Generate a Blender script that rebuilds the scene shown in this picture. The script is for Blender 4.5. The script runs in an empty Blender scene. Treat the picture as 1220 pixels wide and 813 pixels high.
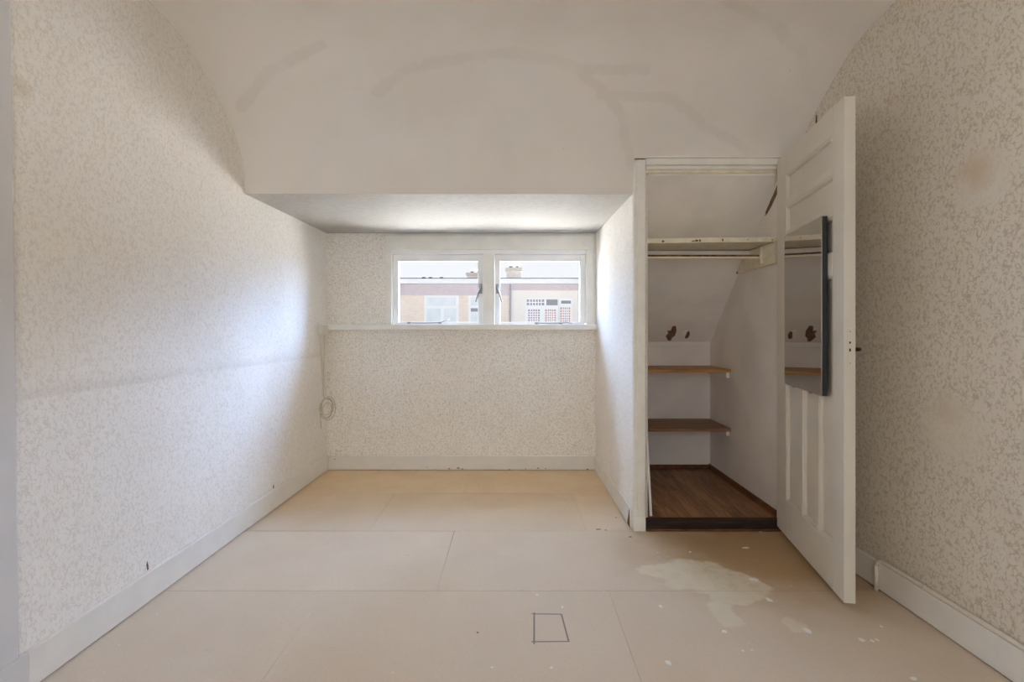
import bpy, bmesh, math, random
from mathutils import Vector, Matrix

random.seed(7)
S = bpy.context.scene
COL = S.collection

# ------------------------------------------------------------------ camera
F_PX, VPX, VPY, CAMZ = 580.0, 612.0, 390.0, 1.12
cd = bpy.data.cameras.new('camera')
cam = bpy.data.objects.new('camera', cd)
COL.objects.link(cam)
cd.sensor_fit = 'HORIZONTAL'
cd.sensor_width = 36.0
cd.lens = 36.0 * F_PX / 1220.0
cd.shift_x = -(VPX - 610.0) / 1220.0
cd.shift_y = (VPY - 406.5) / 1220.0
cd.clip_start = 0.02
cd.clip_end = 300
cam.location = (0, 0, CAMZ)
cam.rotation_euler = (math.pi / 2, 0, 0)
S.camera = cam

# ------------------------------------------------------------------ world, sun, lights, exposure
SKY_STRENGTH = 0.92
REAR_W = 18.0
EXPOSURE = 0.12

w = bpy.data.worlds.new('sky')
S.world = w
w.use_nodes = True
nt = w.node_tree
bg = nt.nodes['Background']
tc = nt.nodes.new('ShaderNodeTexCoord')
sep = nt.nodes.new('ShaderNodeSeparateXYZ')
rmp = nt.nodes.new('ShaderNodeValToRGB')
rmp.color_ramp.elements[0].position = 0.0
rmp.color_ramp.elements[0].color = (0.97, 0.98, 1.0, 1)
rmp.color_ramp.elements[1].position = 0.6
rmp.color_ramp.elements[1].color = (0.70, 0.84, 1.0, 1)
nt.links.new(tc.outputs['Generated'], sep.inputs[0])
nt.links.new(sep.outputs['Z'], rmp.inputs[0])
nt.links.new(rmp.outputs[0], bg.inputs['Color'])
bg.inputs['Strength'].default_value = SKY_STRENGTH


def sun(name, energy, color, angle, elev, azim):
    l = bpy.data.lights.new(name, 'SUN')
    l.energy = energy
    l.color = color
    l.angle = math.radians(angle)
    o = bpy.data.objects.new(name, l)
    COL.objects.link(o)
    e, a = math.radians(elev), math.radians(azim)      # azimuth 0 = from +Y
    d = Vector((math.sin(a) * math.cos(e), math.cos(a) * math.cos(e), math.sin(e)))
    o.rotation_euler = (-d).to_track_quat('-Z', 'Y').to_euler()
    o.location = (0, 10, 12)
    return o


sun('sky_light', 10.0, (0.58, 0.72, 1.0), 64, 30, 0)
sun('sky_light_east', 25.0, (0.41, 0.60, 1.0), 56, 28, 57)
sun('sky_light_far_east', 20.0, (0.46, 0.65, 1.0), 30, 20, 73)
sun('sky_light_west', 10.0, (0.40, 0.61, 1.0), 66, 29, -54)
sun('high_sun', 56.0, (1.0, 0.95, 0.86), 8, 79, 10)

ar = bpy.data.lights.new('rear_fill_light', 'AREA')  # fill lamp added behind the camera to brighten the room
ar.shape = 'RECTANGLE'
ar.size, ar.size_y = 1.5, 1.3
ar.energy = REAR_W
ar.color = (0.93, 0.96, 1.0)
aro = bpy.data.objects.new('rear_fill_light', ar)
COL.objects.link(aro)
aro.location = (0.1, -1.62, 1.45)
aro.rotation_euler = (math.pi / 2, 0, math.pi)          # faces +Y
aro.rotation_euler = Vector((0, 1, 0)).to_track_quat('-Z', 'Y').to_euler()

S.view_settings.view_transform = 'Standard'
S.view_settings.look = 'None'
S.view_settings.exposure = EXPOSURE
S.view_settings.gamma = 1.0
S.view_settings.use_curve_mapping = False
try:
    S.cycles.max_bounces = 14
    S.cycles.diffuse_bounces = 10
    S.cycles.transparent_max_bounces = 16
except Exception:
    pass


# ------------------------------------------------------------------ colour and materials
def lin(r, g, b):
    def f(c):
        c /= 255.0
        return c / 12.92 if c <= 0.04045 else ((c + 0.055) / 1.055) ** 2.4
    return (f(r), f(g), f(b), 1)


class NT:
    """small wrapper for writing node trees"""
    def __init__(self, name, rough=0.7, spec=0.3, metal=0.0):
        self.m = bpy.data.materials.new(name)
        self.m.use_nodes = True
        self.t = self.m.node_tree
        self.b = self.t.nodes['Principled BSDF']
        self.b.inputs['Roughness'].default_value = rough
        self.b.inputs['Specular IOR Level'].default_value = spec
        self.b.inputs['Metallic'].default_value = metal

    def n(self, kind, **kw):
        nd = self.t.nodes.new(kind)
        for k, v in kw.items():
            setattr(nd, k, v)
        return nd

    def put(self, sock, v):
        if hasattr(v, 'is_linked') or isinstance(v, bpy.types.NodeSocket):
            self.t.links.new(v, sock)
        else:
            sock.default_value = v

    def math(self, op, a, b=None, c=None, clamp=False):
        nd = self.n('ShaderNodeMath', operation=op, use_clamp=clamp)
        self.put(nd.inputs[0], a)
        if b is not None:
            self.put(nd.inputs[1], b)
        if c is not None:
            self.put(nd.inputs[2], c)
        return nd.outputs[0]

    def vmath(self, op, a, b=None, s=None):
        nd = self.n('ShaderNodeVectorMath', operation=op)
        self.put(nd.inputs[0], a)
        if b is not None:
            self.put(nd.inputs[1], b)
        if s is not None:
            self.put(nd.inputs['Scale'], s)
        return nd.outputs['Value'] if op in ('LENGTH', 'DISTANCE', 'DOT_PRODUCT') else nd.outputs[0]

    def mix(self, fac, a, b, blend='MIX'):
        nd = self.n('ShaderNodeMix', data_type='RGBA', blend_type=blend)
        self.put(nd.inputs['Factor'], fac)
        self.put(nd.inputs['A'], a)
        self.put(nd.inputs['B'], b)
        return nd.outputs['Result']

    def smooth(self, x, lo, hi, a=0.0, b=1.0):
        nd = self.n('ShaderNodeMapRange', interpolation_type='SMOOTHSTEP')
        self.put(nd.inputs['Value'], x)
        nd.inputs['From Min'].default_value = lo
        nd.inputs['From Max'].default_value = hi
        nd.inputs['To Min'].default_value = a
        nd.inputs['To Max'].default_value = b
        return nd.outputs[0]

    def noise(self, vec, scale, detail=2.0, rough=0.5, color=False, dist=0.0):
        nd = self.n('ShaderNodeTexNoise')
        if vec is not None:
            self.put(nd.inputs['Vector'], vec)
        nd.inputs['Scale'].default_value = scale
        nd.inputs['Detail'].default_value = detail
        nd.inputs['Roughness'].default_value = rough
        nd.inputs['Distortion'].default_value = dist
        return nd.outputs['Color' if color else 'Fac']

    def coord(self, which='Object'):
        return self.n('ShaderNodeTexCoord').outputs[which]

    def pos(self):
        return self.n('ShaderNodeNewGeometry').outputs['Position']

    def mapped(self, vec, scale=(1, 1, 1), rot=(0, 0, 0)):
        nd = self.n('ShaderNodeMapping')
        self.put(nd.inputs['Vector'], vec)
        nd.inputs['Scale'].default_value = scale
        nd.inputs['Rotation'].default_value = rot
        return nd.outputs[0]

    def seg(self, p, a, b):
        """distance from the 2D point p (z = 0) to the segment a-b"""
        a3, b3 = (a[0], a[1], 0), (b[0], b[1], 0)
        ba = (b[0] - a[0], b[1] - a[1], 0)
        L2 = max(1e-9, ba[0] ** 2 + ba[1] ** 2)
        pa = self.vmath('SUBTRACT', p, a3)
        h = self.math('DIVIDE', self.vmath('DOT_PRODUCT', pa, ba), L2, clamp=True)
        return self.vmath('LENGTH', self.vmath('SUBTRACT', pa, self.vmath('SCALE', ba, s=h)))

    def polydist(self, p, pts):
        d = None
        for a, b in zip(pts, pts[1:]):
            s = self.seg(p, a, b)
            d = s if d is None else self.math('MINIMUM', d, s)
        return d

    def color(self, v):
        self.put(self.b.inputs['Base Color'], v)

    def bump(self, h, strength=0.3, dist=0.002):
        nd = self.n('ShaderNodeBump')
        nd.inputs['Strength'].default_value = strength
        nd.inputs['Distance'].default_value = dist
        self.put(nd.inputs['Height'], h)
        self.t.links.new(nd.outputs[0], self.b.inputs['Normal'])


def plain(name, rgb, rough=0.6, spec=0.3, metal=0.0, vary=0.04, scale=6.0, bump=0.0):
    k = NT(name, rough, spec, metal)
    c = lin(*rgb)
    n = k.noise(k.pos(), scale, 3.0)
    k.color(k.mix(k.smooth(n, 0.35, 0.65), tuple(x * (1 - vary) for x in c[:3]) + (1,),
                  tuple(min(1, x * (1 + vary)) for x in c[:3]) + (1,)))
    if bump:
        k.bump(k.noise(k.pos(), scale * 12, 3.0), bump, 0.001)
    return k.m


def wallpaper(name, base, line, strength=1.0, sc_=62.0, seams=None, stains=(), bare=()):
    k = NT(name, 0.75, 0.2)
    p = k.pos()
    # vermicelli: contour lines of a noise field, taller than wide, broken up
    pm = k.mapped(p, (1.0, 1.0, 0.72))
    n1 = k.noise(pm, sc_, 1.5, 0.45)
    n2 = k.noise(k.vmath('ADD', pm, (7.3, 3.1, 5.7)), sc_ * 0.76, 1.5, 0.45)
    br = k.smooth(k.noise(pm, sc_ * 1.25, 1.0), 0.34, 0.60)
    l1 = k.smooth(k.math('ABSOLUTE', k.math('SUBTRACT', n1, 0.47)), 0.012, 0.060, 1.0, 0.0)
    l2 = k.smooth(k.math('ABSOLUTE', k.math('SUBTRACT', n2, 0.53)), 0.008, 0.050, 1.0, 0.0)
    ln = k.math('MULTIPLY', k.math('MAXIMUM', l1, l2), br)
    cloud = k.smooth(k.noise(p, 2.2, 4.0, 0.6), 0.35, 0.7)
    c0 = lin(*base)
    c1 = tuple(a * b for a, b in zip(c0[:3], (0.965, 0.95, 0.93))) + (1,)
    col = k.mix(cloud, c0, c1)
    lfac = k.math('MULTIPLY', ln, strength)
    for (ctr, r) in bare:      # places where the print has worn off
        d = k.vmath('DISTANCE', p, ctr)
        lfac = k.math('MULTIPLY', lfac, k.smooth(d, r * 0.5, r, 0.25, 1.0))
    col = k.mix(lfac, col, lin(*line))
    sx = k.n('ShaderNodeSeparateXYZ')
    k.put(sx.inputs[0], p)
    if seams is not None:      # a horizontal scuffed line along the wall
        wob = k.math('MULTIPLY', k.math('SUBTRACT', k.noise(p, 1.5, 2.0), 0.5), 0.03)
        dz = k.math('ADD', k.math('SUBTRACT', sx.outputs['Z'], seams), wob)
        up = k.smooth(dz, 0.0, 0.06, 1.0, 0.0)
        on = k.smooth(dz, -0.012, 0.004)
        bk = k.smooth(k.noise(p, 2.0, 2.0), 0.25, 0.6, 0.35, 1.0)
        col = k.mix(k.math('MULTIPLY', k.math('MULTIPLY', up, on), k.math('MULTIPLY', bk, 0.15)), col, lin(150, 140, 122))
    for (ctr, r, rgb, amt) in stains:
        nz = k.math('MULTIPLY', k.math('SUBTRACT', k.noise(p, 14.0, 3.0), 0.5), r * 0.9)
        d = k.math('ADD', k.vmath('DISTANCE', p, ctr), nz)
        col = k.mix(k.smooth(d, 0.0, r, amt, 0.0), col, lin(*rgb))
    k.color(col)
    k.bump(k.math('SUBTRACT', 1.0, ln), 0.35, 0.0012)
    return k.m


def wood(name, c_dark, c_light, grain=(1.5, 22, 22), rough=0.5, rand=0.25, knots=False):
    k = NT(name, rough, 0.3)
    p = k.coord('Object')
    oi = k.n('ShaderNodeObjectInfo')
    off = k.vmath('ADD', p, k.vmath('SCALE', (3.1, 1.7, 2.3), s=oi.outputs['Random']))
    g = k.noise(k.mapped(off, grain), 3.0, 6.0, 0.62, dist=0.6)
    f = k.math('ADD', k.smooth(g, 0.3, 0.72), k.math('MULTIPLY', k.math('SUBTRACT', oi.outputs['Random'], 0.5), rand), clamp=True)
    col = k.mix(f, lin(*c_dark), lin(*c_light))
    if knots:
        v = k.n('ShaderNodeTexVoronoi')
        k.put(v.inputs['Vector'], k.mapped(off, (3.0, 9, 9)))
        v.inputs['Scale'].default_value = 1.0
        col = k.mix(k.smooth(v.outputs['Distance'], 0.05, 0.16, 0.8, 0.0), col, lin(*[c * 0.55 for c in c_dark]))
    k.color(col)
    k.bump(g, 0.12, 0.001)
    return k.m


WALLP = (243, 240, 234)
WLINE = (206, 196, 180)
M = {}
M['paper_left'] = wallpaper('wallpaper_left', WALLP, WLINE, 0.42, 68.0, seams=0.90,
                            stains=[((-1.47, 2.55, 0.93), 0.07, (232, 228, 220), 0.6),
                                    ((-1.50, 1.49, 1.85), 0.05, (205, 180, 150), 0.4)])
M['paper_back'] = wallpaper('wallpaper_back', (250, 247, 240), (192, 182, 166), 0.62, 88.0)
M['paper_dormer'] = wallpaper('wallpaper_dormer', (243, 240, 235), (214, 206, 192), 0.55)
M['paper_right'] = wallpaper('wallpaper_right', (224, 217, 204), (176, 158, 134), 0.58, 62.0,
                             stains=[((1.57, 1.66, 1.66), 0.10, (200, 168, 130), 0.45),
                                     ((1.57, 1.78, 0.82), 0.09, (206, 186, 160), 0.4)],
                             bare=[((1.57, 1.64, 1.62), 0.13), ((1.57, 1.75, 0.75), 0.16)])
M['trim'] = plain('cream_gloss_paint', (240, 238, 230), 0.42, 0.4, vary=0.03, scale=9, bump=0.04)
M['trim_white'] = plain('white_window_paint', (246, 246, 244), 0.38, 0.4, vary=0.02)
M['trim_grey'] = plain('grey_white_paint', (214, 213, 212), 0.5, 0.35, vary=0.02)
M['base'] = plain('baseboard_paint', (232, 229, 222), 0.45, 0.4, vary=0.02, scale=9, bump=0.04)
M['door'] = plain('door_paint', (220, 214, 201), 0.4, 0.4, vary=0.025, scale=5, bump=0.04)
M['closet'] = plain('closet_distemper', (234, 229, 223), 0.85, 0.15, vary=0.05, scale=3, bump=0.12)
M['shelf_paint'] = plain('cream_shelf_paint', (230, 222, 198), 0.5, 0.3, vary=0.06, scale=20)
M['pine'] = wood('pine_shelf', (150, 104, 58), (202, 152, 92), (1.2, 20, 20), 0.5, knots=True)
M['shelf_wood'] = wood('brown_shelf_laminate', (124, 88, 60), (168, 126, 90), (1.2, 24, 24), 0.5)
M['plank'] = wood('closet_plank_wood', (126, 92, 66), (176, 136, 100), (18, 1.4, 18), 0.55, rand=0.7)
M['brown_skirt'] = wood('brown_skirting', (90, 58, 34), (128, 86, 52), (10, 2, 10), 0.5)
M['threshold'] = wood('dark_threshold', (40, 30, 26), (66, 50, 42), (2, 20, 20), 0.5)
M['plastic'] = plain('white_plastic', (226, 220, 208), 0.4, 0.4, vary=0.01)
M['cable'] = plain('grey_beige_cable', (200, 190, 172), 0.5, 0.3, vary=0.05, scale=40)
M['pipe'] = plain('painted_pipe', (222, 214, 200), 0.4, 0.4, vary=0.03, scale=30)
M['metal'] = plain('dull_steel', (150, 148, 144), 0.35, 0.5, 1.0, vary=0.05, scale=40)
M['dark_metal'] = plain('dark_iron', (52, 44, 38), 0.5, 0.4, 0.6, vary=0.1, scale=50)
M['black_hole'] = plain('dark_recess', (30, 26, 22), 0.8, 0.1)
M['rust'] = plain('rusty_wood_edge', (112, 86, 62), 0.8, 0.1, vary=0.35, scale=40)
M['peel'] = plain('bare_brown_plaster', (122, 96, 80), 0.9, 0.1, vary=0.25, scale=60)
M['flake'] = plain('white_paint_flake', (236, 234, 228), 0.8, 0.1, vary=0.02)
M['mirror_gap_shade'] = plain('dark_mirror_gap_shade', (40, 42, 42), 0.4, 0.4)  # dark colour standing for shade in the gap behind the mirror
k = NT('mirror_silver', 0.015, 0.5, 1.0)
k.color(k.mix(k.smooth(k.noise(k.pos(), 9.0, 4.0), 0.55, 0.8, 0.0, 0.25), (0.62, 0.61, 0.58, 1), (0.52, 0.51, 0.48, 1)))
M['mirror'] = k.m

# window glass: clear sheet that reflects by its Fresnel term
k = NT('window_glass')
t = k.t
tr = k.n('ShaderNodeBsdfTransparent')
gl = k.n('ShaderNodeBsdfGlossy')
gl.inputs['Roughness'].default_value = 0.02
fr = k.n('ShaderNodeFresnel')
fr.inputs['IOR'].default_value = 1.14
mx = k.n('ShaderNodeMixShader')
t.links.new(fr.outputs[0], mx.inputs[0])
t.links.new(tr.outputs[0], mx.inputs[1])
t.links.new(gl.outputs[0], mx.inputs[2])
t.links.new(mx.outputs[0], t.nodes['Material Output'].inputs['Surface'])
M['glass'] = k.m

# hardboard floor
BR = [-1.55, -0.326 - 0.0, 0.874]
k = NT('hardboard', 0.62, 0.3)
p = k.pos()
oi = k.n('ShaderNodeObjectInfo')
fine = k.noise(k.mapped(p, (18, 40, 18)), 4.0, 5.0, 0.65)
mid = k.noise(p, 3.2, 5.0, 0.6)
col = k.mix(k.smooth(mid, 0.32, 0.68), lin(230, 202, 164), lin(240, 216, 180))
col = k.mix(k.math('MULTIPLY', k.smooth(fine, 0.35, 0.7), 0.38), col, lin(196, 168, 134))
col = k.mix(k.math('MULTIPLY', oi.outputs['Random'], 0.22), col, lin(190, 158, 118))
sx = k.n('ShaderNodeSeparateXYZ')
k.put(sx.inputs[0], p)
p2n = k.n('ShaderNodeCombineXYZ')
k.put(p2n.inputs[0], sx.outputs[0])
k.put(p2n.inputs[1], sx.outputs[1])
p2 = p2n.outputs[0]
# worn dusty haze towards the middle of the room, cleaner against the back wall
dust = k.smooth(sx.outputs[1], 2.5, 3.6, 1.0, 0.0)
col = k.mix(k.math('MULTIPLY', dust, 0.60), col, lin(206, 198, 188))
# brown damp tint, partly painted shade, in front of the closet and behind the door
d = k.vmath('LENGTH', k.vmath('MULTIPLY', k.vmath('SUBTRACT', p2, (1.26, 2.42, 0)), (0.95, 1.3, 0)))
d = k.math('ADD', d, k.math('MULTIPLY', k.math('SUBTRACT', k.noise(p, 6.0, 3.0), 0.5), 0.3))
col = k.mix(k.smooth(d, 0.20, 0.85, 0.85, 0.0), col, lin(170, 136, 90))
# greyish white filler smears
wob = k.vmath('SUBTRACT', k.noise(p, 9.0, 4.0, 0.6, color=True), (0.5, 0.5, 0.5))
pw = k.vmath('ADD', p2, k.vmath('MULTIPLY', wob, (0.13, 0.13, 0)))
smear = None
for (cx, cy, rx, ry, rot) in [(0.83, 2.19, 0.20, 0.16, 0.0), (0.98, 2.12, 0.13, 0.13, 0.2), (0.66, 2.24, 0.10, 0.06, 0),
                              (0.825, 1.90, 0.055, 0.09, 0), (1.06, 1.835, 0.04, 0.06, 0.5), (0.90, 2.02, 0.10, 0.07, 0)]:
    q = k.vmath('SUBTRACT', pw, (cx, cy, 0))
    q = k.mapped(q, (1 / rx, 1 / ry, 1), (0, 0, rot))
    dd = k.vmath('LENGTH', q)
    smear = dd if smear is None else k.math('MINIMUM', smear, dd)
patchy = k.smooth(k.noise(p, 16.0, 5.0, 0.7), 0.30, 0.58, 0.55, 0.9)
col = k.mix(k.math('MULTIPLY', k.smooth(smear, 0.80, 1.05, 1.0, 0.0), patchy), col, lin(222, 212, 188))
# thin whitish swipes around the smear
sw = k.smooth(k.noise(k.mapped(p, (5, 14, 1), (0, 0, 0.6)), 2.0, 4.0, 0.7), 0.60, 0.72)
far = k.smooth(k.vmath('DISTANCE', p2, (0.95, 1.95, 0)), 0.25, 0.65, 1.0, 0.0)
col = k.mix(k.math('MULTIPLY', k.math('MULTIPLY', sw, far), 0.4), col, lin(218, 210, 196))
# tiny paint specks all over
v = k.n('ShaderNodeTexVoronoi')
k.put(v.inputs['Vector'], p)
v.inputs['Scale'].default_value = 13.0
vs = k.n('ShaderNodeSeparateColor')
k.put(vs.inputs[0], v.outputs['Color'])
spk = k.math('MULTIPLY', k.smooth(v.outputs['Distance'], 0.03, 0.07, 1.0, 0.0), k.math('GREATER_THAN', vs.outputs[0], 0.72))
col = k.mix(k.math('MULTIPLY', spk, 0.75), col, lin(228, 224, 214))
# dark scuffs
sc = k.smooth(k.noise(k.mapped(p, (3, 9, 1), (0, 0, -0.4)), 3.5, 3.0, 0.6), 0.70, 0.78)
col = k.mix(k.math('MULTIPLY', sc, 0.25), col, lin(120, 98, 74))
# dirt gathered along the joints between boards is left to the gaps themselves; the pencilled box
dp = k.polydist(k.vmath('ADD', p2, k.vmath('MULTIPLY', wob, (0.004, 0.004, 0))),
                [(0.0805, 1.9075), (0.0725, 1.722)])
dp = k.math('MINIMUM', dp, k.polydist(p2, [(0.072, 1.9006), (0.186, 1.8985), (0.196, 1.734), (0.066, 1.7323)]))
col = k.mix(k.math('MULTIPLY', k.smooth(dp, 0.0018, 0.0045, 1.0, 0.0), 0.75), col, lin(92, 84, 84))
k.color(col)
k.bump(fine, 0.08, 0.001)
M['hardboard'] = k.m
M['helper_slab'] = plain('tan_helper_slab', (208, 202, 192), 0.9, 0.1, vary=0.08, scale=9)
M['subfloor'] = plain('dark_subfloor', (74, 58, 42), 0.9, 0.1)

# ------------------------------------------------------------------ ceiling profile, shared by shape and by the crack repairs
PROF = [(2.690, 1.857), (2.682, 1.945), (2.664, 2.03), (2.630, 2.105), (2.575, 2.174), (2.50, 2.235), (2.42, 2.295),
        (2.335, 2.355), (2.235, 2.408), (2.13, 2.443), (2.00, 2.462), (1.80, 2.468), (1.3, 2.468), (0.4, 2.468), (-1.75, 2.468)]


def catmull(pts, n):
    out = []
    for i in range(len(pts) - 1):
        p0, p1, p2, p3 = pts[max(0, i - 1)], pts[i], pts[i + 1], pts[min(len(pts) - 1, i + 2)]
        if i >= 9:
            out.append(p1)
            continue
        for j in range(n):
            t = j / n
            out.append(tuple(0.5 * ((2 * b) + (-a + c) * t + (2 * a - 5 * b + 4 * c - d) * t * t + (-a + 3 * b - 3 * c + d) * t ** 3)
                             for a, b, c, d in zip(p0, p1, p2, p3)))
    out.append(pts[-1])
    return out


PROFILE = catmull(PROF, 6)
ARC = [0.0]
for (a, b) in zip(PROFILE, PROFILE[1:]):
    ARC.append(ARC[-1] + math.hypot(b[0] - a[0], b[1] - a[1]))


def on_ceiling(px, py):
    """(x, arc length) where the photograph's ray meets the ceiling"""
    s = (VPY - py) / F_PX
    for i, (a, b) in enumerate(zip(PROFILE, PROFILE[1:])):
        fa, fb = a[1] - CAMZ - s * a[0], b[1] - CAMZ - s * b[0]
        if fa <= 0 <= fb or fb <= 0 <= fa:
            t = fa / (fa - fb) if fa != fb else 0
            y = a[0] + (b[0] - a[0]) * t
            return ((px - VPX) / F_PX * y, ARC[i] + (ARC[i + 1] - ARC[i]) * t)
    return None


CRACKS = [[(287, 128), (319, 87), (347, 71), (383, 53)],
          [(450, 110), (484, 83), (549, 69), (613, 62), (677, 76), (714, 105), (741, 138), (753, 197)],
          [(692, 83), (771, 83)],
          [(716, 114), (802, 117), (840, 150), (887, 176), (899, 186)],
          [(868, 2), (920, 28), (954, 62), (968, 114)]]
k = NT('ceiling_plaster', 0.85, 0.15)
p = k.pos()
uvn = k.n('ShaderNodeUVMap', uv_map='arc')
uv = k.vmath('ADD', uvn.outputs[0], k.vmath('MULTIPLY', k.vmath('SUBTRACT', k.noise(p, 18.0, 3.0, 0.6, color=True), (0.5, 0.5, 0.5)), (0.05, 0.05, 0)))
uv = k.vmath('MULTIPLY', uv, (1, 1, 0))
dmin = None
for pl in CRACKS:
    q = [on_ceiling(*c) for c in pl]
    dd = k.polydist(uv, [c for c in q if c])
    dmin = dd if dmin is None else k.math('MINIMUM', dmin, dd)
cl = k.smooth(k.noise(p, 1.6, 5.0, 0.6), 0.35, 0.7)
col = k.mix(cl, lin(238, 234, 228), lin(232, 227, 220))
br = k.smooth(k.noise(p, 5.0, 2.0), 0.30, 0.6, 0.35, 1.0)
col = k.mix(k.math('MULTIPLY', k.smooth(dmin, 0.014, 0.036, 0.36, 0.0), br), col, lin(220, 214, 206))
v = k.n('ShaderNodeTexVoronoi')
k.put(v.inputs['Vector'], p)
v.inputs['Scale'].default_value = 4.5
col = k.mix(k.smooth(v.outputs['Distance'], 0.008, 0.02, 0.4, 0.0), col, lin(150, 140, 128))
k.color(col)
k.bump(k.noise(p, 26.0, 4.0, 0.6), 0.10, 0.002)
M['ceiling'] = k.m
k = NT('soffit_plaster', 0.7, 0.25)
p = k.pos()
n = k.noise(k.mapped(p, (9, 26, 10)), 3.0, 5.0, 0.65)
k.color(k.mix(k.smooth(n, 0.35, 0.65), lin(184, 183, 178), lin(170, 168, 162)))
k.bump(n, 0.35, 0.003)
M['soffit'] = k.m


# ------------------------------------------------------------------ mesh helpers
def mesh_obj(name, bm, mat, parent=None, smooth=False, bevel=0.0):
    me = bpy.data.meshes.new(name)
    bmesh.ops.recalc_face_normals(bm, faces=bm.faces)
    bm.to_mesh(me)
    bm.free()
    me.materials.append(M[mat] if isinstance(mat, str) else mat)
    if smooth:
        for f in me.polygons:
            f.use_smooth = True
    o = bpy.data.objects.new(name, me)
    COL.objects.link(o)
    if parent is not None:
        o.parent = parent
    if bevel:
        b = o.modifiers.new('bevel', 'BEVEL')
        b.width = bevel
        b.segments = 2
        b.limit_method = 'ANGLE'
        b.angle_limit = math.radians(40)
    return o


def empty(name, loc=(0, 0, 0), rz=0.0):
    o = bpy.data.objects.new(name, None)
    o.empty_display_size = 0.05
    COL.objects.link(o)
    o.location = loc
    o.rotation_euler = (0, 0, rz)
    return o


def tag(o, label, cat, group=None):
    o['label'] = label
    o['category'] = cat
    if group:
        o['group'] = group
    return o


def structure(o, label=None, cat=None):
    o['kind'] = 'structure'
    if label:
        o['label'] = label
    if cat:
        o['category'] = cat
    return o


def b_box(bm, x0, x1, y0, y1, z0, z1):
    v = [bm.verts.new(c) for c in ((x0, y0, z0), (x1, y0, z0), (x1, y1, z0), (x0, y1, z0),
                                   (x0, y0, z1), (x1, y0, z1), (x1, y1, z1), (x0, y1, z1))]
    for f in ((0, 3, 2, 1), (4, 5, 6, 7), (0, 1, 5, 4), (1, 2, 6, 5), (2, 3, 7, 6), (3, 0, 4, 7)):
        bm.faces.new([v[i] for i in f])


def box(name, x0, x1, y0, y1, z0, z1, mat, parent=None, bevel=0.0):
    bm = bmesh.new()
    b_box(bm, x0, x1, y0, y1, z0, z1)
    return mesh_obj(name, bm, mat, parent, bevel=bevel)


def b_prism(bm, bottom, top):
    """two rings of the same length joined"""
    a = [bm.verts.new(c) for c in bottom]
    b = [bm.verts.new(c) for c in top]
    n = len(a)
    bm.faces.new(list(reversed(a)))
    bm.faces.new(b)
    for i in range(n):
        bm.faces.new((a[i], a[(i + 1) % n], b[(i + 1) % n], b[i]))


def prism_z(name, pts, z0, z1, mat, parent=None, bevel=0.0):
    bm = bmesh.new()
    b_prism(bm, [(x, y, z0) for x, y in pts], [(x, y, z1) for x, y in pts])
    return mesh_obj(name, bm, mat, parent, bevel=bevel)


def prism_x(name, pts, x0, x1, mat, parent=None, bevel=0.0):
    bm = bmesh.new()
    b_prism(bm, [(x0, y, z) for y, z in pts], [(x1, y, z) for y, z in pts])
    return mesh_obj(name, bm, mat, parent, bevel=bevel)


def b_tube(bm, pts, r, n=8, caps=True):
    pts = [Vector(p) for p in pts]
    rings = []
    up = Vector((0.123, 0.31, 0.94))
    for i, p in enumerate(pts):
        d = (pts[min(i + 1, len(pts) - 1)] - pts[max(i - 1, 0)]).normalized()
        s = d.cross(up)
        if s.length < 1e-3:
            s = d.cross(Vector((1, 0, 0)))
        s.normalize()
        u = s.cross(d)
        rr = r[i] if isinstance(r, (list, tuple)) else r
        rings.append([bm.verts.new(p + rr * (math.cos(2 * math.pi * k / n) * s + math.sin(2 * math.pi * k / n) * u)) for k in range(n)])
    for a, b in zip(rings, rings[1:]):
        for k in range(n):
            bm.faces.new((a[k], a[(k + 1) % n], b[(k + 1) % n], b[k]))
    if caps:
        bm.faces.new(list(reversed(rings[0])))
        bm.faces.new(rings[-1])


def tube(name, pts, r, mat, parent=None, n=8):
    bm = bmesh.new()
    b_tube(bm, pts, r, n)
    return mesh_obj(name, bm, mat, parent, smooth=True)


# ------------------------------------------------------------------ structure: floor
def xl(y):
    return -1.467 - (3.8 - y) * 0.0155


def xr(y):
    return 1.585 - 0.030 * (y - 1.5)


floor = structure(box('floor', -1.75, 1.78, -1.75, 3.95, -0.12, -0.006, 'subfloor'))
rows = [(3.282, 3.82, -0.336), (2.675, 3.280, -0.797), (2.068, 2.673, -0.326), (1.461, 2.066, -0.797),
        (0.854, 1.459, -0.326), (0.247, 0.852, -0.797), (-0.36, 0.245, -0.326), (-0.967, -0.362, -0.797), (-1.75, -0.969, -0.326)]
for i, (y0, y1, xs) in enumerate(rows):
    edges = [xs - 1.2, xs, xs + 1.2, xs + 2.4]
    lo, hi = xl(y0) - 0.005, (0.655 if y0 > 2.68 else xr(y1) + 0.005)
    if i == 1:
        hi = 0.66
    for a, b in zip(edges, edges[1:]):
        a2, b2 = max(a, lo), min(b, hi)
        if b2 - a2 < 0.03:
            continue
        g = 0.00045
        dz = random.uniform(-0.0005, 0.0005)
        bm = bmesh.new()
        jx = random.uniform(-0.001, 0.001)
        b_prism(bm, [(a2 + g, y0 + g, -0.006), (b2 - g, y0 + g, -0.006), (b2 - g + jx, y1 - g, -0.006), (a2 + g + jx, y1 - g, -0.006)],
                [(a2 + g, y0 + g, dz), (b2 - g, y0 + g, dz), (b2 - g + jx, y1 - g, dz), (a2 + g + jx, y1 - g, dz)])
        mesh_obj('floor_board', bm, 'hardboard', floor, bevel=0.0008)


def at_floor(px, py, z=0.0):
    y = (CAMZ - z) * F_PX / (py - VPY)
    return ((px - VPX) / F_PX * y, y)


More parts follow.
